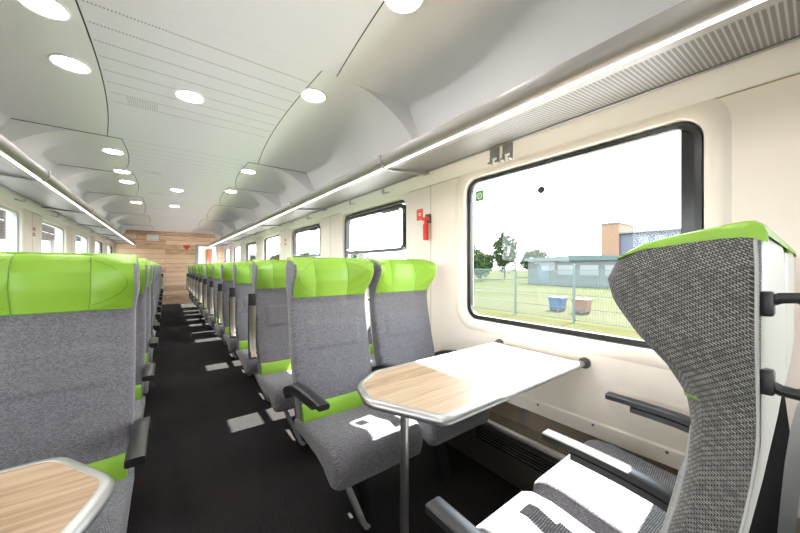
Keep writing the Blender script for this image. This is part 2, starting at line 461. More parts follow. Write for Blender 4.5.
bm = NB(); box(bm, CX-HW-.1, CX+HW+.1, YB-.1, YE+.1, 2.46, 2.5)
struct('roof', 'outer roof above the ceiling panels', 'roof', bm, M['darkgrey'])
bm = NB()
for s in (-1, 1): box(bm, CX+s*(HW+.06)-.05, CX+s*(HW+.06)+.05, YB, YE, 2.0, 2.47)
struct('roof_edge', 'outer shell joining the roof to the walls', 'roof', bm, M['darkgrey'])

# ------------------------------------------------------------------ downlights
bmr = NB()
N = 28
def circ(bm, r, z): return [bm.verts.new((r*math.cos(2*PI*k/N), r*math.sin(2*PI*k/N), z)) for k in range(N)]
cs = [circ(bmr, .083, .001), circ(bmr, .083, -.005), circ(bmr, .076, -.008), circ(bmr, .066, -.003)]
for A, B in zip(cs, cs[1:]):
    for k in range(N): bmr.faces.new((A[k], A[(k+1)%N], B[(k+1)%N], B[k]))
rim_me = mesh_of('rim', bmr, M['whitep'])
bmd = NB(); bmd.faces.new(circ(bmd, .067, -.0035)[::-1]); dif_me = mesh_of('diffuser', bmd, M['down'], 0)
for f in dif_me.polygons: pass
LIGHTS = [(-.41,1.94,'round downlight at the top left corner of the ceiling'), (-.41,2.42,'round downlight on the near left ceiling tray'),
 (.125,2.42,'round downlight in the near perforated centre panel'), (.76,1.93,'round downlight right of the perforated centre panel'),
 (.775,1.0,'round downlight cut by the top edge of the photo'),
 (-.40,4.02,'largest downlight on the far left ceiling trays'), (-.40,4.80,'half hidden downlight beside the left ceiling seam'), (-.40,5.35,'third downlight along the far left ceiling trays'), (-.40,6.95,'farthest downlight on the left ceiling trays'),
 (.13,5.5,'nearer of two downlights in the far centre panels'), (.13,6.98,'farther of two downlights in the far centre panels'),
 (.765,3.92,'downlight just past the second right ceiling seam'), (.765,5.12,'farthest downlight on the right ceiling trays'),
 (-.41,.2,'downlight overhead behind the camera on the left'), (.13,.2,'downlight overhead behind the camera in the middle'), (.765,-.6,'downlight overhead behind the camera on the right')]
for x, y, lab in LIGHTS:
    t = thing('ceiling_downlight', lab, 'ceiling light', (x, y, CZ-.001), 0, 'ceiling downlights')
    link('rim', rim_me, t); link('diffuser', dif_me, t)

# ------------------------------------------------------------------ luggage racks
BAYS = [-1.9, -.11, 1.68, 3.47, 5.26, 7.05, 8.84, 10.63]
RZ = 1.842
def rack(s, side):
    t = thing('luggage_rack', 'long grey overhead luggage rack with a light strip along the %s wall' % side, 'luggage rack', (CX, 0, 0), 0, 'overhead luggage racks')
    y0, y1 = YB+.02, YE-.35
    def ext(name, prof, m, a=y0, b=y1, par=t, sm_=35):
        bm = NB(); prism(bm, prof, lambda p: (s*p[0], a, p[1]), lambda p: (s*p[0], b, p[1])); return obj(name, bm, m, par, sm_)
    fp = [(.955,RZ+.004),(.935,RZ+.002),(.918,RZ+.010),(.906,RZ+.026),(.900,RZ+.045),(.902,RZ+.066),(.912,RZ+.070),(.922,RZ+.05),(.93,RZ+.03),(.95,RZ+.018),(1.0,RZ+.012),(1.0,RZ+.004)]
    ext('fascia', fp, M['rack'])
    ext('shelf_panel', [(1.0,RZ+.006),(1.295,RZ+.040),(1.295,RZ+.046),(1.0,RZ+.012)], M['perf'], sm_=0)
    ext('back_rail', [(1.29,RZ+.034),(1.305,RZ+.034),(1.305,RZ+.062),(1.29,RZ+.062)], M['rack'])
    k = 0
    cuts = [y0]+[b for b in BAYS if b > y0]+[y1]
    for a, b in zip(cuts, cuts[1:]):
        ext('light_strip', [(.936,RZ+.0015),(.951,RZ+.0025),(.951,RZ-.003),(.947,RZ-.005),(.940,RZ-.005),(.936,RZ-.003)], M['led'], a+.012, b-.012)
    for b in BAYS:
        bm = NB()
        prism(bm, [(.896,RZ+.02),(.896,RZ+.072),(.93,RZ+.074),(.93,RZ-.002),(.912,RZ+.002)], lambda p: (s*p[0], b-.016, p[1]), lambda p: (s*p[0], b+.016, p[1]))
        prism(bm, [(.93,RZ-.004),(.93,RZ+.02),(1.30,RZ+.05),(1.33,RZ+.03),(1.30,RZ+.018),(1.0,RZ-.010)], lambda p: (s*p[0], b-.011, p[1]), lambda p: (s*p[0], b+.011, p[1]))
        obj('bracket', bm, M['rack'], t)
        for dy in (.55, 1.15):
            bm = NB(); y = b+dy
            if y < y1 and b > 1.5:
                prism(bm, [(1.292,RZ+.04),(1.292,RZ-.012),(1.304,RZ-.018),(1.36,RZ+.0),(1.36,RZ+.012),(1.306,RZ+.0),(1.306,RZ+.04)], lambda p: (s*p[0], y-.009, p[1]), lambda p: (s*p[0], y+.009, p[1]))
                obj('bracket', bm, M['satin'], t)
rack(1, 'right'); rack(-1, 'left')

# coat hooks under the right rack
t = thing('coat_hook', 'pair of grey coat hooks under the rack above the large window', 'coat hook', (CX+1.3115, 1.10, 1.83))
for i, dy in enumerate((0, -.085)):
    bm = NB(); box(bm, -.006, .006, dy-.030, dy+.030, -.005, .06, .002)
    for e in (-.024, .024):
        box(bm, -.008, .004, dy+e-.007, dy+e+.007, -.045, 0, .002); cyl(bm, (-.0, dy+e, -.043), (-.026, dy+e, -.036), .007, 10)
    obj('hook', bm, M['rack'], t)

# ------------------------------------------------------------------ seats
Zt = [.42,.5,.6,.7,.8,.853,.884,.94,.99,1.036,1.07,1.1035,1.15,1.182,1.211,1.231,1.2425,1.25]
Dw = [.190,.172,.142,.114,.091,.080,.072,.062,.058,.062,.080,.110,.142,.150,.137,.104,.056,.012]
DW = list(zip(Zt, Dw))
D0 = [(.42,.115),(.5,.098),(.6,.070),(.7,.046),(.8,.029),(.853,.020),(.9,.012),(.95,.005),(1.0,.0),(1.2,.0),(1.235,.002),(1.25,.008)]
DF = [(.42,.190),(.5,.178),(.6,.150),(.7,.120),(.8,.094),(.9,.074),(1.0,.062),(1.06,.070),(1.12,.078),(1.18,.070),(1.22,.056),(1.24,.038),(1.25,.012)]
HB = .23
def half_w(z): return HB - .004 + .012*sm((z-1.02)/.10)*(1 - .8*sm((z-1.19)/.06)) - .010*sm((.7-z)/.3)
GZ = 1.035
QS = [.95-.05*i for i in range(19)]
def top_z(d):
    best = 1.0
    for i in range(60):
        z = 1.17+.08*i/59
        if lerp(DW, z) >= d: best = z
    return best
def section(z):
    hw = half_w(z); d0, df, dw = lerp(D0, z), lerp(DF, z), lerp(DW, z)
    if z < 1.0: dw = min(dw, df+.004)
    pts = []; NF = 48
    for i in range(NF+1):              # front, from -x to +x
        u = -1 + 2*i/NF; x = u*hw; ax = abs(u)*HB
        k = .42
        tt = (abs(u)-k)/(1-k)
        hz = sm((z-1.0)/.06)
        pad = sm((z-.755)/.012)*(1-sm((z-.895)/.012))*.006*(1-sm((abs(u)-.62)/.12))
        if z < 1.0: d = df + (dw-df)*sm((abs(u)-.75)/.25) + .007*(1-u*u) + pad
        elif abs(u) <= k: d = df + .008*(1-(abs(u)/k)**4)
        else: d = df + (dw-df)*(.35*tt+.65*sm(tt)) + hz*.016*math.sin(PI*min(1, tt*1.05))**.7*(1-.3*tt)
        r = (1-abs(u))*hw              # rounded outer edge
        R = .012
        if r < R: d -= min(.012, .45*(d-d0))*(1-math.sqrt(max(0, 1-((R-r)/R)**2)))
        pts.append((x, -d))
    th = max(.004, (dw - d0))
    for q in QS: pts.append((hw, -(d0+(dw-d0-.012 if th > .03 else dw-d0)*q)))
    for q in (1, .92, .75, .4, 0, -.4, -.75, -.92, -1): pts.append((q*(hw-.003), -d0 if abs(q) < 1 else -(d0+.003)))
    for q in QS[::-1]: pts.append((-hw, -(d0+(dw-d0-.012 if th > .03 else dw-d0)*q)))
    return [(x, y, z) for x, y in pts], NF
zs = sorted([.42+.02*i for i in range(31)]+[.754,.768,.894,.908,1.005,1.012]); zs = [z for z in zs if z < GZ-.004]+[GZ]+[GZ+.012*i for i in range(1, 12)]+[1.172+.005*i for i in range(13)]
zs = [z for z in zs if z < 1.232]+[1.236,1.2405,1.2445,1.2475,1.25]
def backrest_meshes(fab, name):
    bf, bg = NB(), NB()
    S = [section(z) for z in zs]; NF = S[0][1]; n = len(S[0][0])
    def addf(bm, cache, keys):
        vs = []
        for (i, j) in keys:
            if (i, j) not in cache: cache[(i, j)] = bm.verts.new(S[i][0][j])
            vs.append(cache[(i, j)])
        bm.faces.new(vs)
    cf, cg = {}, {}
    gi = zs.index(GZ)
    for i in range(len(zs)-1):
        for j in range(n):
            j2 = (j+1) % n
            e_ = 1
            front = e_ <= j < NF-e_
            d_ = -S[i][0][j][1]; zm = (zs[i]+zs[i+1])/2
            green = (i >= gi and front) or zs[i] >= 1.244
            addf(bg if green else bf, cg if green else cf, [(i, j), (i, j2), (i+1, j2), (i+1, j)])
    addf(bg, cg, [(len(zs)-1, j) for j in range(n)])
    # leather cap along the top and the rims of the wings
    CAP = ((-.006,1.238,.012),(-.003,1.246,.018),(.004,1.2512,.020),(.012,1.2515,.018),(.030,1.2488,.016),(.056,1.2440,.014),(.080,1.2385,.012),(.104,1.2325,.009),(.122,1.2225,.006),(.134,1.2135,.003))
    secs = []
    for d, z, sk in CAP[:5]:
        h = half_w(min(z-.004, 1.24))+.0022
        secs.append([(-h, -d, z-sk), (-h-.0006, -d, z-sk*.5), (-h+.001, -d, z-.002), (-h+.006, -d, z+.0005), (-h*.6, -d, z+.001), (0, -d, z+.001), (h*.6, -d, z+.001), (h-.006, -d, z+.0005), (h-.001, -d, z-.002), (h+.0006, -d, z-sk*.5), (h, -d, z-sk), (h-.004, -d, z-sk), (h-.006, -d, z-.004), (0, -d, z-.004), (-h+.006, -d, z-.004), (-h+.004, -d, z-sk)])
    loft(bg, secs)
    for sx in (-1, 1):
        secs = []
        for d, z, sk in CAP[4:]:
            h = half_w(min(z-.004, 1.24))+.0022
            secs.append([(sx*a, -d, b) for a, b in ((h-.022, z-.010), (h-.020, z-.003), (h-.010, z+.0005), (h-.001, z-.002), (h+.0006, z-sk*.5), (h, z-sk), (h-.005, z-sk))])
        loft(bg, secs)
    addf(bf, cf, [(0, j) for j in range(n)][::-1])
    return mesh_of('backrest', bf, fab, 50), mesh_of('headrest', bg, M['green'], 50)
def seam_mesh():
    bm = NB()
    for sx in (-1, 1):
        path = []
        for i in range(18):
            z = GZ+.004+(1.244-GZ-.004)*i/17
            S, NF = section(z); u = .42
            x = sx*u*half_w(z); j = int(round((sx*u+1)/2*NF)); path.append((x, S[j][1]-.0002, z))
        tube(bm, path, .0022, 6)
    S, NF = section(GZ)
    tube(bm, [(p[0], p[1]-.0005, p[2]) for p in S[:NF+1]], .0018, 6)
    # curved stitching line on each wing
    for sx in (-1, 1):
        path = []
        for i in range(15):
            tt = i/14; z = GZ+.02+.17*tt; u = .46+.42*math.sin(PI*tt)**.8
            S, NF = section(z); f = (sx*u+1)/2*NF; j = int(f); fr = f-j
            a, b = S[j], S[min(j+1, NF)]; path.append((a[0]+(b[0]-a[0])*fr, a[1]+(b[1]-a[1])*fr-.0002, z))
        tube(bm, path, .0012, 5)
    return mesh_of('seam', bm, M['seam'])
def piping_mesh(sx):
    bm = NB(); zz = [.45+.02*i for i in range(40) if .45+.02*i < 1.235]
    tube(bm, [(sx*(half_w(z)-.001), -(lerp(D0, z)+.0018), z) for z in zz], .0018, 6)
    return mesh_of('piping', bm, M['pipe'])
M['pipe'] = mat('light_grey_piping', (0.42,0.41,0.40), 0.9)
def cushion_mesh(fab):
    prof = [(.115,.375),(.25,.365),(.42,.36),(.50,.345),(.55,.318),(.575,.308),(.592,.315),(.602,.345),(.606,.385),(.600,.42),(.582,.446),(.555,.460),(.50,.465),(.40,.455),(.30,.445),(.20,.436),(.135,.432),(.115,.42)]
    cx = sum(p[0] for p in prof)/len(prof); cz = sum(p[1] for p in prof)/len(prof)
    bm = NB(); secs = []
    for u in (-1,-.995,-.98,-.955,-.92,-.86,-.6,-.3,0,.3,.6,.86,.92,.955,.98,.995,1):
        a = max(0, (abs(u)-.86)/.14); ins = .030*(1-math.sqrt(max(0, 1-a*a)))
        sec = []
        for d, z in prof:
            v = Vector((d-cx, z-cz)); l = v.length
            zz = cz+v.y*(1-ins/.06 if False else 1)
            dd = d - ins*(1 if d > .4 else 0)*(1.0)
            zz = z - ins*.9 if z > .43 else (z + ins*.5 if z < .37 else z)
            zz += -.008*math.cos(u*PI/2)*(1 if (z > .44 and d < .5) else 0)
            sec.append((u*.228, -dd, zz))
        secs.append(sec)
    loft(bm, secs); return mesh_of('seat_cushion', bm, fab, 60)
def strip_mesh():
    bm = NB(); secs = []
    for u in (-1,-.97,-.9,-.5,0,.5,.9,.97,1):
        e = .006*max(0, abs(u)-.9)/.1
        secs.append([(u*.212, -d, z) for d, z in ((.15,.415),(.216-e,.425),(.219-e,.437),(.194-e,.500),(.188-e,.507),(.15,.510))])
    loft(bm, secs); return mesh_of('lumbar_strip', bm, M['green'], 50)
def shell_mesh():
    bm = NB(); secs = []
    zl = [.55+.03*i for i in range(22)]+[1.2,1.215,1.225,1.231,1.238]
    zl = [z for z in zl if z <= 1.239]
    zl = sorted(set(zl))
    for z in zl:
        hw = .216 - .012*sm((.75-z)/.2)
        if z > 1.15: hw = .216 - .05*(1-math.sqrt(max(0, 1-((z-1.15)/.090)**2)))
        d0 = lerp(D0, z)
        e = .005
        sec = []
        for q in (-1,-.985,-.94,-.85,-.5,0,.5,.85,.94,.985,1):
            sec.append((q*hw, -d0 + e*math.sqrt(max(0, 1-abs(q)**8)), z))
        sec.append((hw*.9, -d0-.004, z)); sec.append((-hw*.9, -d0-.004, z))
        secs.append(sec)
    loft(bm, secs); return mesh_of('back_shell', bm, M['shell'], 50)
def arm_path(raised):
    """points (d, z) along the top of the armrest and the matching underside"""
    base = [(.085,.575),(.12,.600),(.17,.622),(.24,.640),(.33,.650),(.40,.653),(.462,.6545),(.55,.655)]
    if not raised: return base
    # swung up about the pivot until it stands along the backrest
    px, pz = .125, .575; a = math.radians(84); out = []
    for d, z in base:
        x, y = d-px, z-pz
        out.append((px + x*math.cos(a) - y*math.sin(a), pz + x*math.sin(a) + y*math.cos(a)))
    return out
def arm_meshes(raised):
    top = arm_path(raised); w = .0235
    n = len(top); nor = []
    for i in range(n):
        a, b = top[max(0,i-1)], top[min(n-1,i+1)]; t = Vector((b[0]-a[0], b[1]-a[1])).normalized(); nor.append(Vector((t.y, -t.x)))
    def strip(i0, i1, o0, o1, ww, r=.006):
        bm = NB(); secs = []
        for i in range(i0, i1):
            p = Vector(top[i]); a, b = p+nor[i]*o0, p+nor[i]*o1
            h = (b-a)
            pts = []
            for sx, q in ((-1,0),(1,0),(1,1),(-1,1)):
                for k in ((0,1) if sx*(1 if q == 0 else -1) < 0 else (1,0)):
                    # chamfered corner
                    if (k == 0): pts.append((sx*ww, a+h*(q*(1-.3)+.15)))
                    else: pts.append((sx*(ww-r), a+h*q))
            secs.append([(x, -v.x, v.y) for x, v in pts])
        loft(bm, secs); return bm
    pad = strip(0, n, 0, .024, w)
    beam = strip(0, n-1, .024, .050, w*.86)
    piv = NB(); d0, z0 = (.125, .572)
    cyl(piv, (-.024, -d0, z0), (.023, -d0, z0), .027, 20)
    return mesh_of('armrest_pad', pad, M['black'], 40), mesh_of('arm_beam', beam, M['bronze'] if raised else M['black'], 40), mesh_of('pivot', piv, M['black'], 40)
def side_handle_mesh():
    bm = NB()
    for z in (1.158, 1.070): box(bm, -.009, .009, -.004, .010, z-.014, z+.014, .003)
    tube(bm, [(0,.004,1.160),(0,.014,1.165),(0,.026,1.166),(0,.038,1.160),(0,.044,1.146),(0,.045,1.114),(0,.044,1.082),(0,.038,1.068),(0,.026,1.062),(0,.014,1.063),(0,.004,1.068)], .0062, 10)
    return mesh_of('grab_handle', bm, M['black'])
def pedestal_mesh():
    bm = NB()
    secs = []
    for d, z, w in ((.36,.36,.05),(.38,.2,.035),(.43,.06,.03),(.45,.0,.035)):
        secs.append([(x, -d+y, z) for x, y in ((-w,-.03),(w,-.03),(w,.03),(-w,.03))])
    loft(bm, secs)
    box(bm, -.20, .20, -.50, -.16, .335, .366, .004)
    return mesh_of('pedestal', bm, M['black'])
def foot_mesh():
    bm = NB(); secs = []
    for x, d, z in ((-.175,.545,.325),(-.16,.54,.315),(-.035,.485,.03),(-.01,.47,.004)):
        secs.append([(x-.010, -d-.022, z-.004), (x-.010, -d+.022, z-.004), (x+.008, -d+.022, z+.004), (x+.008, -d-.022, z+.004)])
    loft(bm, secs)
    return mesh_of('brace', bm, M['bracegrey'])
def post_mesh():
    bm = NB(); secs = []
    for d, z in ((.022,.46),(.016,.56),(.008,.66),(.003,.74),(-.001,.80),(-.008,.87),(-.016,.92),(-.030,.96)):
        secs.append([(-.242-a, -(d-b), z) for a, b in ((0,0),(.022,0),(.022,.022),(0,.022))])
    loft(bm, secs); return mesh_of('arm_bracket', bm, M['alu'])
def dark_side_plate_mesh():  # black plate set in the gap between the two nearest seats
    bm = NB(); prism(bm, [(.13,.38),(.0,.38),(-.01,.60),(-.012,.80),(.0,.93),(.03,.93),(.045,.80),(.09,.60)], lambda p: (.2285, -p[0], p[1]), lambda p: (.2325, -p[0], p[1]))
    return mesh_of('dark_side_plate', bm, M['black'])
M['bracegrey'] = mat('light_grey_brace', (0.55,0.55,0.55), 0.4, 0.2)  # aluminium brace, its brightness put into a lighter flat grey
ME = {}
ME['fab'] = backrest_meshes(M['fabric'], 'f'); ME['tw'] = backrest_meshes(M['tweed'], 't')
ME['seam'] = seam_mesh(); ME['pipe'] = (piping_mesh(-1), piping_mesh(1))
ME['cush'] = cushion_mesh(M['fabric']); ME['strip'] = strip_mesh(); ME['shell'] = shell_mesh()
ME['arm'] = {False: arm_meshes(False), True: arm_meshes(True)}
ME['hs'] = side_handle_mesh()
ME['ped'], ME['foot'], ME['post'] = pedestal_mesh(), foot_mesh(), post_mesh()
def seat(label, x, y, rz, group, arms, aisle, tweed=False, handles=False, brace=True):
    """arms: list of (local x, raised); aisle: local side (+1/-1/0) that carries the small grab handle"""
    t = thing('train_seat', label, 'seat', (x, y, 0), rz, group)
    bk, hd = ME['tw'] if tweed else ME['fab']
    b = link('backrest', bk, t); [link('piping', q, b) for q in ME['pipe']]
    h = link('headrest', hd, t); h['label'] = 'green leather winged headrest'; link('seam', ME['seam'], h)
    link('seat_cushion', ME['cush'], t, (0, .03 if tweed else 0, 0)); link('lumbar_strip', ME['strip'], t); link('back_shell', ME['shell'], t)
    for ax, up in arms:
        p, bmn, pv = ME['arm'][up]
        a = link('armrest', p, t, (ax, .05 if tweed else 0, 0)); link('arm_beam', bmn, a); link('pivot', pv, a)
    if aisle:
        link('grab_handle', ME['hs'], t, (aisle*.212, 0, 0))
    if handles:
        link('arm_bracket', ME['post'], t)
    link('pedestal', ME['ped'], t)
    if brace: link('brace', ME['foot'], t)
    return t
RA, RW = .755, 1.268
LA, LW = -.325, -.838
AR = .2555
ROWY = [1.71+.83*k for k in range(12)]
ROWY = [y for y in ROWY if y < YE-.7]
G1, G2, G3, G4 = 'right hand aisle seats in the rows', 'right hand window seats in the rows', 'left hand aisle seats in the rows', 'left hand window seats in the rows'
for k, y in enumerate(ROWY):
    o = ORD[k+1]
    if k == 0:
        l1 = 'grey aisle seat with green headrest facing the sunlit oak table'; l2 = 'grey window seat with green headrest beside the red hammer, facing the table'
    else:
        l1 = 'grey and green aisle seat right of the aisle, %s row behind the table' % o
        l2 = 'grey and green window seat by the right wall, %s row behind the table' % o
    seat(l1, RA, y, 0, G1, [(-AR, k > 0), (AR, k > 0)], -1)
    seat(l2, RW, y, 0, G2, [(AR, k > 0)] if k == 0 else [], 0, brace=False)
    last = k == len(ROWY)-1
    if k == 0: l3 = 'large grey seat with green headrest behind the cropped oak table'
    else: l3 = 'grey and green aisle seat left of the aisle, %s row from the camera' % o
    seat(l3, LA, y, 0, G3, [(AR, last)], 1)
    seat('grey and green window seat by the left wall, %s row from the camera' % o, LW, y, 0, G4, [(AR, True)], 0, brace=False)
# the seats next to the camera, facing the table from this side
NY_ = .035
seat('grey flecked high-back seat seen from its side, nearest the camera', RA, NY_, PI, 'seats backing onto the camera', [(AR, False), (-AR+.0, False)], 1, True, True)
_ws = seat('grey seat by the window beyond the big flecked seat, sunlit cushion', RW, NY_, PI, 'seats backing onto the camera', [(-AR-.005, False)], 0, True, False, brace=False)
link('dark_side_plate', dark_side_plate_mesh(), _ws)

# ------------------------------------------------------------------ tables
def offset_poly(pts, d):
    n = len(pts); out = []
    for i in range(n):
        p0, p1, p2 = (Vector(pts[(i+k) % n]) for k in (-1, 0, 1))
        a = (p1-p0).normalized(); b = (p2-p1).normalized()
        na, nb = Vector((a.y, -a.x)), Vector((b.y, -b.x)); v = (na+nb)
        v = v/ max(.2, v.dot(na)) if v.length > 1e-6 else na
        out.append(tuple(p1+v*d))
    return out
def round_poly(pts, rads, n=6):
    out = []
    for i, r in enumerate(rads):
        p0, p1, p2 = (Vector(pts[(i+k) % len(pts)]) for k in (-1, 0, 1))
        if r == 0: out.append(tuple(p1)); continue
        a = p1+(p0-p1).normalized()*r; b = p1+(p2-p1).normalized()*r
        for k in range(n+1):
            t = k/n; out.append(tuple((a*(1-t)**2)+(p1*2*t*(1-t))+(b*t*t)))
    return out
def table(label, wall, s, ya, yb, tip_near, xs, legx, group):
    """ya far edge, yb near edge; xs: points of the free end measured in world x"""
    TZ = .752
    t = thing('folding_table', label, 'table', (wall, (ya+yb)/2, 0), 0, group)
    loc = lambda p: (p[0]-wall, p[1]-(ya+yb)/2)
    pts = [loc(p) for p in xs]
    # make the outline counter-clockwise
    area = sum(pts[i][0]*pts[(i+1)%len(pts)][1]-pts[(i+1)%len(pts)][0]*pts[i][1] for i in range(len(pts)))
    if area < 0: pts = pts[::-1]
    rads = [0.0 if abs(p[0]) < .06 else .04 for p in pts]
    out = round_poly(pts, rads)
    inn = offset_poly(out, -.024)
    bm = NB(); prism(bm, inn, lambda p: (p[0], p[1], TZ-.022), lambda p: (p[0], p[1], TZ)); obj('tabletop', bm, M['tablewood'], t)
    bm = NB()
    prof = [(-.026,TZ-.004),(-.024,TZ+.0015),(-.014,TZ+.002),(-.005,TZ-.002),(.0,TZ-.011),(-.001,TZ-.020),(-.008,TZ-.028),(-.02,TZ-.030),(-.026,TZ-.026)]
    n = len(out); open_ = True
    secs = [[(q[0], q[1], z) for q, z in ((offset_poly(out, d)[i], z) for d, z in prof)] for i in range(n)]
    loft(bm, secs+[secs[0]], cap=False); obj('edge_rim', bm, M['satin'], t, 50)
    for y in (ya-.012, yb+.012):
        yy = y-(ya+yb)/2
        bm = NB(); cyl(bm, (-s*.075, yy, TZ-.014), (-s*.005, yy, TZ-.014), .0125, 14)
        mt = obj('wall_mount', bm, M['satin'], t)
        bm = NB(); tube(bm, [(-s*.03, yy, TZ-.014), (-s*.012, yy, TZ-.014), (-s*.012, yy, TZ-.014), (-s*.001, yy, TZ-.014)], [.020,.020,.026,.026], 16); obj('collar', bm, M['darkgrey'], mt)
    bm = NB(); lx = legx-wall
    tube(bm, [(lx, -.02, .012), (lx, -.02, TZ-.03)], .0155, 16); obj('leg', bm, M['alu'], t)
    bm = NB(); cyl(bm, (lx, -.02, 0), (lx, -.02, .014), .05, 20); obj('foot_plate', bm, M['satin'], t)
    bm = NB(); cyl(bm, (lx, -.02, TZ-.045), (lx, -.02, TZ-.022), .035, 18); obj('leg_socket', bm, M['satin'], t)
    if s > 0:
        bm = NB(); box(bm, 1.07-wall, 1.098-wall, .10, .108, TZ-.001, TZ+.0008); obj('slot', bm, M['darkgrey'], t)
    return t
XR, XL = CX+HW, CX-HW
table('sunlit oak folding table with grey rim under the large window', XR, 1, 1.145, .645, None,
      [(XR-.03,1.145),(.715,1.145),(.582,1.055),(.532,.90),(.655,.645),(XR-.03,.645)], .68, 'fold-down tables')
table('oak folding table cropped by the lower left corner', XL, -1, 1.085, .575, None,
      [(XL+.03,1.085),(-.195,1.085),(-.078,.895),(-.100,.80),(-.19,.575),(XL+.03,.575)], -.20, 'fold-down tables')

# ------------------------------------------------------------------ small fittings on the walls
t = thing('emergency_hammer', 'red emergency hammer in a grey holder between the first two right windows', 'emergency hammer', (XR, 1.765, 1.475))
bm = NB(); box(bm, -.022, 0, -.028, .028, .055, .125, .008); obj('holder', bm, M['darkgrey'], t)
bm = NB(); tube(bm, [(-.035,0,-.075),(-.035,0,-.07),(-.035,0,.04),(-.035,0,.05),(-.035,0,.062)], [.017,.021,.021,.014,.011], 16); obj('handle', bm, M['red'], t)
bm = NB(); tube(bm, [(-.035,.045,.088),(-.035,.03,.088),(-.035,-.022,.088),(-.035,-.03,.088)], [.008,.014,.014,.008], 14); box(bm, -.044, -.026, -.010, .010, .055, .09, .003); obj('head', bm, M['red'], t)
bm = NB(); box(bm, -.0035, 0, -.036, .036, -.044, .044)
o = tag(obj('warning_sticker', bm, M['redsign'], None, 0), 'square red sticker on the wall beside the emergency hammer', 'sticker'); o.location = (XR-.0005, 1.872, 1.61)
bm = NB(); box(bm, -.0042, -.0034, -.016, .016, .004, .010); box(bm, -.0042, -.0034, -.016, .008, -.010, -.004); obj('print', bm, M['whitep'], o, 0)
def red_sign(x, y, z, s, label):
    bm = NB(); box(bm, -.0015, .0015, -.035, .035, .012, .05); box(bm, -.0015, .0015, -.035, .035, -.05, -.012)
    o = tag(obj('warning_sticker', bm, M['redsign'], None, 0), label, 'sticker'); o.location = (x-s*.0025, y, z)
    bm = NB(); box(bm, -.003, .003, -.022, .010, .024, .032); box(bm, -.003, .003, -.016, .024, -.036, -.028); obj('print', bm, M['whitep'], o, 0)
red_sign(XR, 5.33, 1.61, 1, 'small red sticker pair between two far right windows')
red_sign(XL, 5.40, 1.60, -1, 'small red sticker pair between two left windows')
# stickers on the big window pane
bm = NB(); box(bm, -.001, .001, -.032, .032, -.036, .036)
o = tag(obj('exit_sticker', bm, M['greensign'], None, 0), 'green sticker with a white ring in the upper corner of the large window', 'sticker'); o.location = (XR+.0565, WR[2][0]+0, 0)
big = [w for w in WR if w[1] > .3][0]
o.location = (XR+.0562, big[1]-.065, WZ1-.095)
bm = NB()
N = 18
for k in range(N):
    a0, a1 = 2*PI*k/N, 2*PI*(k+1)/N
    quad(bm, *[(-.0014, r*math.cos(a), r*math.sin(a)) for r, a in ((.013,a0),(.022,a0),(.022,a1),(.013,a1))])
quad(bm, (-.0014,-.006,-.004),(-.0014,.006,-.004),(-.0014,.006,.006),(-.0014,-.006,.006))
obj('ring_symbol', bm, M['whitep'], o, 0)
bm = NB(); cyl(bm, (-.004,0,0), (.004,0,0), .020, 20); cyl(bm, (-.006,0,0), (-.003,0,0), .009, 14)
o = tag(obj('window_sensor', bm, M['black']), 'small dark round disc stuck on the large window pane', 'disc'); o.location = (XR+.0535, .905, 1.625)

# ------------------------------------------------------------------ end wall: door, display, red sign
d = struct('door_1', 'grey framed glass door in the oak end wall', 'door')
bm = NB(); f = lambda y: (lambda p: (p[0], YE+y, p[1]))
O = [(DX0,0),(DX1,0),(DX1,DZ),(DX0,DZ)]; I = [(DX0+.085,.02),(DX1-.045,.02),(DX1-.045,DZ-.05),(DX0+.085,DZ-.05)]
for y in (-.02, .06): ring(bm, O, I, f(y), f(y))
ring(bm, O, O, f(-.02), f(.06)); ring(bm, I, I, f(-.02), f(.06)); obj('door_frame', bm, M['doorgrey'], d, 0)
bm = NB(); box(bm, DX0+.085, DX1-.045, YE+.015, YE+.022, .02, DZ-.05); obj('glass_leaf', bm, M['glass'], d)
bm = NB(); cyl(bm, (DX0+.13, YE-.02, .95), (DX0+.13, YE-.02, 1.15), .010, 10); box(bm, DX0+.122, DX0+.138, YE-.025, YE+.016, .955, .975); box(bm, DX0+.122, DX0+.138, YE-.025, YE+.016, 1.125, 1.145); obj('door_handle', bm, M['alu'], d)
# vestibule beyond the door
bm = NB(); box(bm, .3, 1.7, YE+1.5, YE+1.6, 0, 2.3); box(bm, .2, .3, YE+.1, YE+1.6, 0, 2.3); box(bm, 1.7, 1.8, YE+.1, YE+1.6, 0, .9); box(bm, 1.7, 1.8, YE+.1, YE+1.6, 1.95, 2.3); box(bm, .2, 1.8, YE+.1, YE+1.6, 2.3, 2.4)
struct('wall_vestibule', 'white vestibule seen through the end door', 'wall', bm, M['white'])
bm = NB(); box(bm, .2, 1.8, YE+.1, YE+1.6, -.05, 0)
struct('floor_vestibule', 'vestibule floor beyond the end door', 'floor', bm, M['carpet'])
t = thing('fire_cabinet', 'tall red panel seen through the glass end door', 'cabinet', (1.33, YE+1.495, 0))
bm = NB(); box(bm, -.09, .09, -.10, 0, 0, 1.85, .01); obj('body', bm, M['rust2'], t)
bm = NB(); cyl(bm, (-.06,-.115,1.3), (-.06,-.115,1.45), .008, 8); box(bm, -.066,-.054,-.115,-.098,1.31,1.32); box(bm, -.066,-.054,-.115,-.098,1.43,1.44); obj('handle', bm, M['alu'], t)
t = thing('information_display', 'pale two-line display box high on the oak end wall', 'display', (-.315, YE, 2.10))
bm = NB(); box(bm, -.14, .14, -.05, 0, -.095, .085, .006); obj('case', bm, M['white'], t)
bm = NB(); box(bm, -.13, .13, -.053, -.049, .004, .07, .002); box(bm, -.13, .13, -.053, -.049, -.082, -.016, .002); obj('screen', bm, M['shell'], t)
bm = NB()
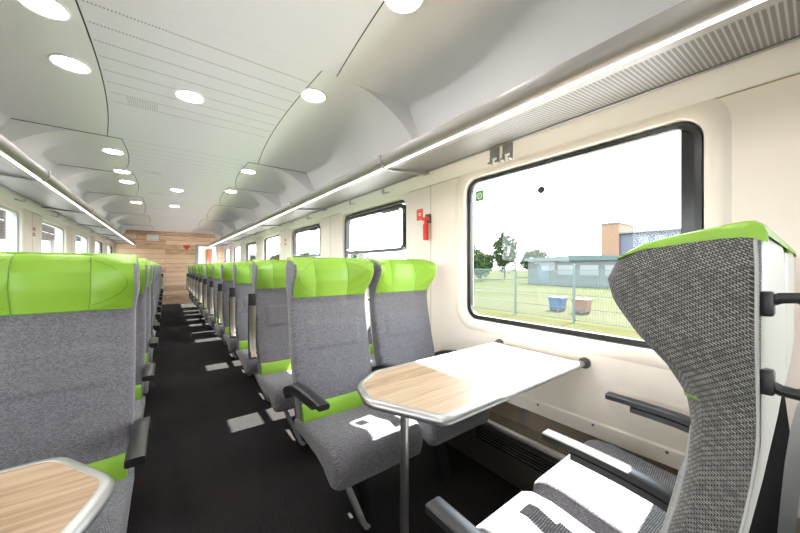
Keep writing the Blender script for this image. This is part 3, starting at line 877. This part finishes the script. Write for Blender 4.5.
for dx in (-.045, .045):
    for (a, b) in (((dx,.03),(dx,.03)),):
        bmesh.ops.create_circle(bm, cap_ends=True, segments=20, radius=.05, matrix=Matrix.Translation((dx,0,.035)) @ Matrix.Rotation(PI/2, 4, 'X'))
quad(bm, (-.09,0,.02),(.09,0,.02),(.0,0,-.095),(.0,0,-.095+.001))
bmesh.ops.translate(bm, verts=bm.verts, vec=(0,-.004,0))
o = tag(obj('warning_sign', bm, M['redsign'], None, 0), 'small red sign on the oak end wall left of the door', 'sign'); o.location = (.55, YE, 1.82)

# ------------------------------------------------------------------ outside
GZ0 = -.95
m = M['grass'] = mat('dry_grass_field', (0.3,0.33,0.15), 1.0, 0.0, Specular_IOR_Level=0.0)
f = noise(m, coords(m, scale=(1,.25,1)), .35, 5, .6)
lk(m, ramp(m, f, [(0.35,(0.026,0.036,0.010)), (0.5,(0.044,0.044,0.020)), (0.68,(0.056,0.051,0.032))]), pb(m).inputs['Base Color'])
bm = NB(); quad(bm, (-160,-160,GZ0),(160,-160,GZ0),(160,160,GZ0),(-160,160,GZ0))
struct('ground', 'dry grass field beside the railway', 'ground', bm, M['grass'], 0)
m = M['ballast'] = mat('pale_bounce_ballast', (0.3,0.28,0.26), 0.95)
lk(m, ramp(m, noise(m, coords(m), 25, 3), [(0.3,(.22,.21,.205)),(.7,(.36,.345,.335))]), pb(m).inputs['Base Color'])
bm = NB(); box(bm, 1.75, 9.6, -60, 80, GZ0, GZ0+.03)  # hidden below the windows, widened and paled to bounce light onto the ceiling
struct('path_bounce_ballast', 'unseen pale ballast beside the train, widened to bounce light indoors', 'ground', bm, M['ballast'], 0)
M['mesh'] = mat('fence_grey_green', (0.06,0.085,0.08), 0.7, 0)
# welded mesh fence panels
FX = 12.5
pb_ = NB()
for k in range(51):
    y = k*.05; box(pb_, -.006, .006, y-.006, y+.006, .05, 2.05)
for z in (.1,.55,1.05,1.55,2.0): box(pb_, -.006, .006, 0, 2.5, z-.012, z+.012)
panel_me = mesh_of('mesh_panel', pb_, M['mesh'], 0)
pb2 = NB(); box(pb2, -.03, .03, -.03, .03, 0, 2.25, .004); post_me = mesh_of('post', pb2, M['mesh'], 0)
t = thing('mesh_fence', 'grey-green wire mesh fence across the field outside', 'fence', (FX, -2, GZ0))
for k in range(13):
    link('mesh_panel', panel_me, t, (0, k*2.5, 0)); link('post', post_me, t, (0, k*2.5, 0))
M['slate'] = mat('slate_blue_cladding', (0.055,0.06,0.085), 0.7)
M['palepane'] = mat('pale_window_strip', (0.12,0.125,0.13), 0.4)
M['hall'] = mat('pale_blue_grey_cladding', (0.060,0.064,0.066), 0.7); M['hallroof'] = mat('teal_roof', (0.035,0.062,0.062), 0.7)
M['brick'] = mat('orange_render', (0.15,0.085,0.05), 0.8); M['glassdark'] = mat('dark_window', (0.06,0.08,0.10), 0.2)
t = thing('warehouse', 'low pale grey warehouse across the field', 'building', (36, 16, GZ0))
bm = NB(); box(bm, 0, 12, -6.5, 5.3, 0, 2.8); obj('wall', bm, M['hall'], t, 0)
bm = NB(); prism(bm, [(-6.8,2.8),(5.6,2.8),(5.6,3.1),(-.6,3.4),(-6.8,3.1)], lambda p: (-.3,p[0],p[1]), lambda p: (12.3,p[0],p[1])); obj('roof', bm, M['hallroof'], t, 0)
for y in (-5,-2.6,-.2):
    bm = NB(); box(bm, -.06, .02, y, y+1.8, 1.2, 2.3); obj('window', bm, M['palepane'], t, 0)
bm = NB(); box(bm, -.06, .02, 2.6, 4.0, 0, 2.2); obj('door', bm, M['glassdark'], t, 0)
t = thing('office_block', 'tall orange and grey building behind the warehouse', 'building', (78, 19.5, GZ0))
bm = NB(); box(bm, 0, 12, 5.6, 9, 0, 11.5); obj('wall', bm, M['brick'], t, 0)
bm = NB(); box(bm, .5, 13, -9, 5.6, 0, 9.2); obj('annex_wall', bm, M['slate'], t, 0)
for z in (1.5,4.2,6.9):
    for y in (-7.6,-4.9,-2.2,.5):
        bm = NB(); box(bm, .42, .55, y, y+1.7, z, z+1.5); obj('window', bm, M['glassdark'], t, 0)
bm = NB(); box(bm, -.2, 13.2, -9.3, 5.6, 9.2, 9.5); box(bm, -.2, 12.2, 5.4, 9.2, 11.5, 11.8); obj('roof', bm, M['darkgrey'], t, 0)
def bin_(x, y, mname, label):
    t = thing('waste_container', label, 'container', (x, y, GZ0))
    bm = NB(); prism(bm, [(-.27,.10),(.27,.10),(.33,.60),(-.33,.60)], lambda p: (-.25,p[0],p[1]), lambda p: (.25,p[0],p[1])); obj('body', bm, M[mname], t, 0)
    bm = NB(); box(bm, -.28, .28, -.35, .35, .60, .67, .02); obj('lid', bm, M[mname], t, 0)
    for yy in (-.2,.2):
        for xx in (-.18,.18):
            bm = NB(); cyl(bm, (xx-.03,yy,.07), (xx+.03,yy,.07), .07, 12); obj('wheel', bm, M['black'], t)
M['blue'] = mat('blue_plastic', (0.012,0.04,0.13), 0.5); M['rust'] = mat('orange_red_plastic', (0.14,0.04,0.02), 0.5)
bin_(15.2, 7.45, 'blue', 'blue waste container in the field beyond the fence'); bin_(15.2, 6.35, 'rust', 'orange red waste container in the field beyond the fence')
m = M['leaf'] = mat('tree_leaves', (0.12,0.22,0.06), 0.8)
pb(m).inputs['Specular IOR Level'].default_value = 0.05
lk(m, ramp(m, noise(m, coords(m), 1.5, 3), [(0.35,(.020,.034,.012)),(.65,(.040,.058,.024))]), pb(m).inputs['Base Color'])
M['bark'] = mat('tree_bark', (0.10,0.07,0.05), 0.9)
def tree(x, y, h, r, label, slim=False):
    t = thing('tree', label, 'tree', (x, y, GZ0), 0, 'trees beyond the field')
    bm = NB(); tube(bm, [(0,0,0),(0.05,0,h*.3),(0,.05,h*.7)], [.16,.12,.05], 8)
    for k in range(5):
        a = k*1.3; tube(bm, [(0,0,h*(.3+.08*k)), (r*.5*math.cos(a), r*.5*math.sin(a), h*(.5+.08*k))], [.06,.02], 6)
    obj('trunk', bm, M['bark'], t)
    bm = NB(); rr = random.Random(int(x*10+y))
    for k in range(4200):
        u = rr.uniform(-1,1); a = rr.uniform(0,2*PI); q = rr.uniform(.35,1)**.5
        lump = 1+.28*math.sin(3*a+x)*math.cos(4*u+y)
        sxy = math.sqrt(1-u*u)*(1 if not slim else .9)
        p = Vector((r*q*lump*sxy*math.cos(a), r*q*lump*sxy*math.sin(a), h*.60+h*.40*u*q*lump))
        n = Vector((rr.uniform(-1,1), rr.uniform(-1,1), rr.uniform(-.2,1))).normalized()
        b1 = n.orthogonal().normalized(); b2 = n.cross(b1); s = rr.uniform(.10,.22)*(.7+r*.12)
        quad(bm, p-b1*s*1.3, p+b2*s*.6, p+b1*s*1.3, p-b2*s*.6)
    obj('foliage', bm, M['leaf'], t, 0)
k = 0
for x, y, h, r, lab in ((40,34.6,5.8,2.8,'round bushy tree at the left side of the large window view'), (37,41,5.2,2.6,'low tree at the left edge of the large window view'), (46,31.5,8.0,2.2,'tallest slim tree left of the warehouse'),
    (37,29.3,4.2,1.7,'small tree directly left of the warehouse'), (58,33,5.6,2.6,'tree rising behind the warehouse roof'), (34,62,6.0,3.0,'tree outside the second right window'), (30,80,6,3.2,'tree outside the third right window'),
    (26,90,6,3.2,'tree outside the far right windows'), (20,100,6,3,'farthest tree outside the right windows')):
    tree(x, y, h, r, lab)
# station canopy on the left side
t = thing('platform_canopy', 'dark station platform canopy outside the left windows', 'canopy', (-6.5, 0, GZ0))
bm = NB(); box(bm, -3, 3, -4, 34, 4.3, 4.5); obj('roof', bm, M['darkgrey'], t, 0)
for k in range(8):
    bm = NB(); box(bm, -.12, .12, -2+k*5-.12, -2+k*5+.12, .75, 4.3); obj('post', bm, M['doorgrey'], t, 0)
for k in range(20):
    bm = NB(); box(bm, -3, 3, -3.6+k*2-.06, -3.6+k*2+.06, 4.05, 4.3); obj('beam', bm, M['darkgrey'], t, 0)
M['conc'] = mat('platform_concrete', (0.42,0.41,0.40), 0.9)
bm = NB(); box(bm, -11, -1.9, -40, 80, GZ0, -.2)
struct('ground_platform', 'pale concrete station platform left of the train', 'platform', bm, M['conc'], 0)

# ------------------------------------------------------------------ light, world, camera
sc = bpy.context.scene
w = bpy.data.worlds.new('World'); sc.world = w; w.use_nodes = True
nt = w.node_tree; bg = nt.nodes['Background']
tc = nt.nodes.new('ShaderNodeTexCoord'); sx = nt.nodes.new('ShaderNodeSeparateXYZ'); rp = nt.nodes.new('ShaderNodeValToRGB')
nt.links.new(tc.outputs['Generated'], sx.inputs[0]); nt.links.new(sx.outputs[2], rp.inputs[0]); nt.links.new(rp.outputs[0], bg.inputs[0])
e = rp.color_ramp.elements; e[0].position = 0; e[0].color = (1,1,1,1); e[1].position = .8; e[1].color = (.72,.84,1,1)
SKY, SUN, EXPO = 10.5, 60.0, 0.14
bg.inputs[1].default_value = SKY
sun = bpy.data.lights.new('sun', 'SUN'); sun.energy = SUN; sun.angle = math.radians(.6); sun.color = (1,.93,.86)
so = bpy.data.objects.new('sun', sun); C.objects.link(so)
so.rotation_euler = Vector((-1, -.03, -1.34)).to_track_quat('-Z', 'Y').to_euler()
cam = bpy.data.cameras.new('camera'); co = bpy.data.objects.new('camera', cam); C.objects.link(co)
cam.sensor_width = 36; cam.lens = 311/800*36; cam.clip_start = .02; cam.clip_end = 500
co.location = (0, 0, 1.2); co.rotation_euler = (PI/2, 0, -math.atan2(400-165.5, 311))
sc.camera = co
sc.view_settings.view_transform = 'Standard'; sc.view_settings.look = 'None'
sc.view_settings.exposure = EXPO; sc.view_settings.gamma = 1; sc.view_settings.use_curve_mapping = False
try:
    sc.cycles.use_denoising = True; sc.cycles.max_bounces = 10; sc.cycles.diffuse_bounces = 6; sc.cycles.transparent_max_bounces = 16
    sc.cycles.sample_clamp_indirect = 8
except Exception: pass
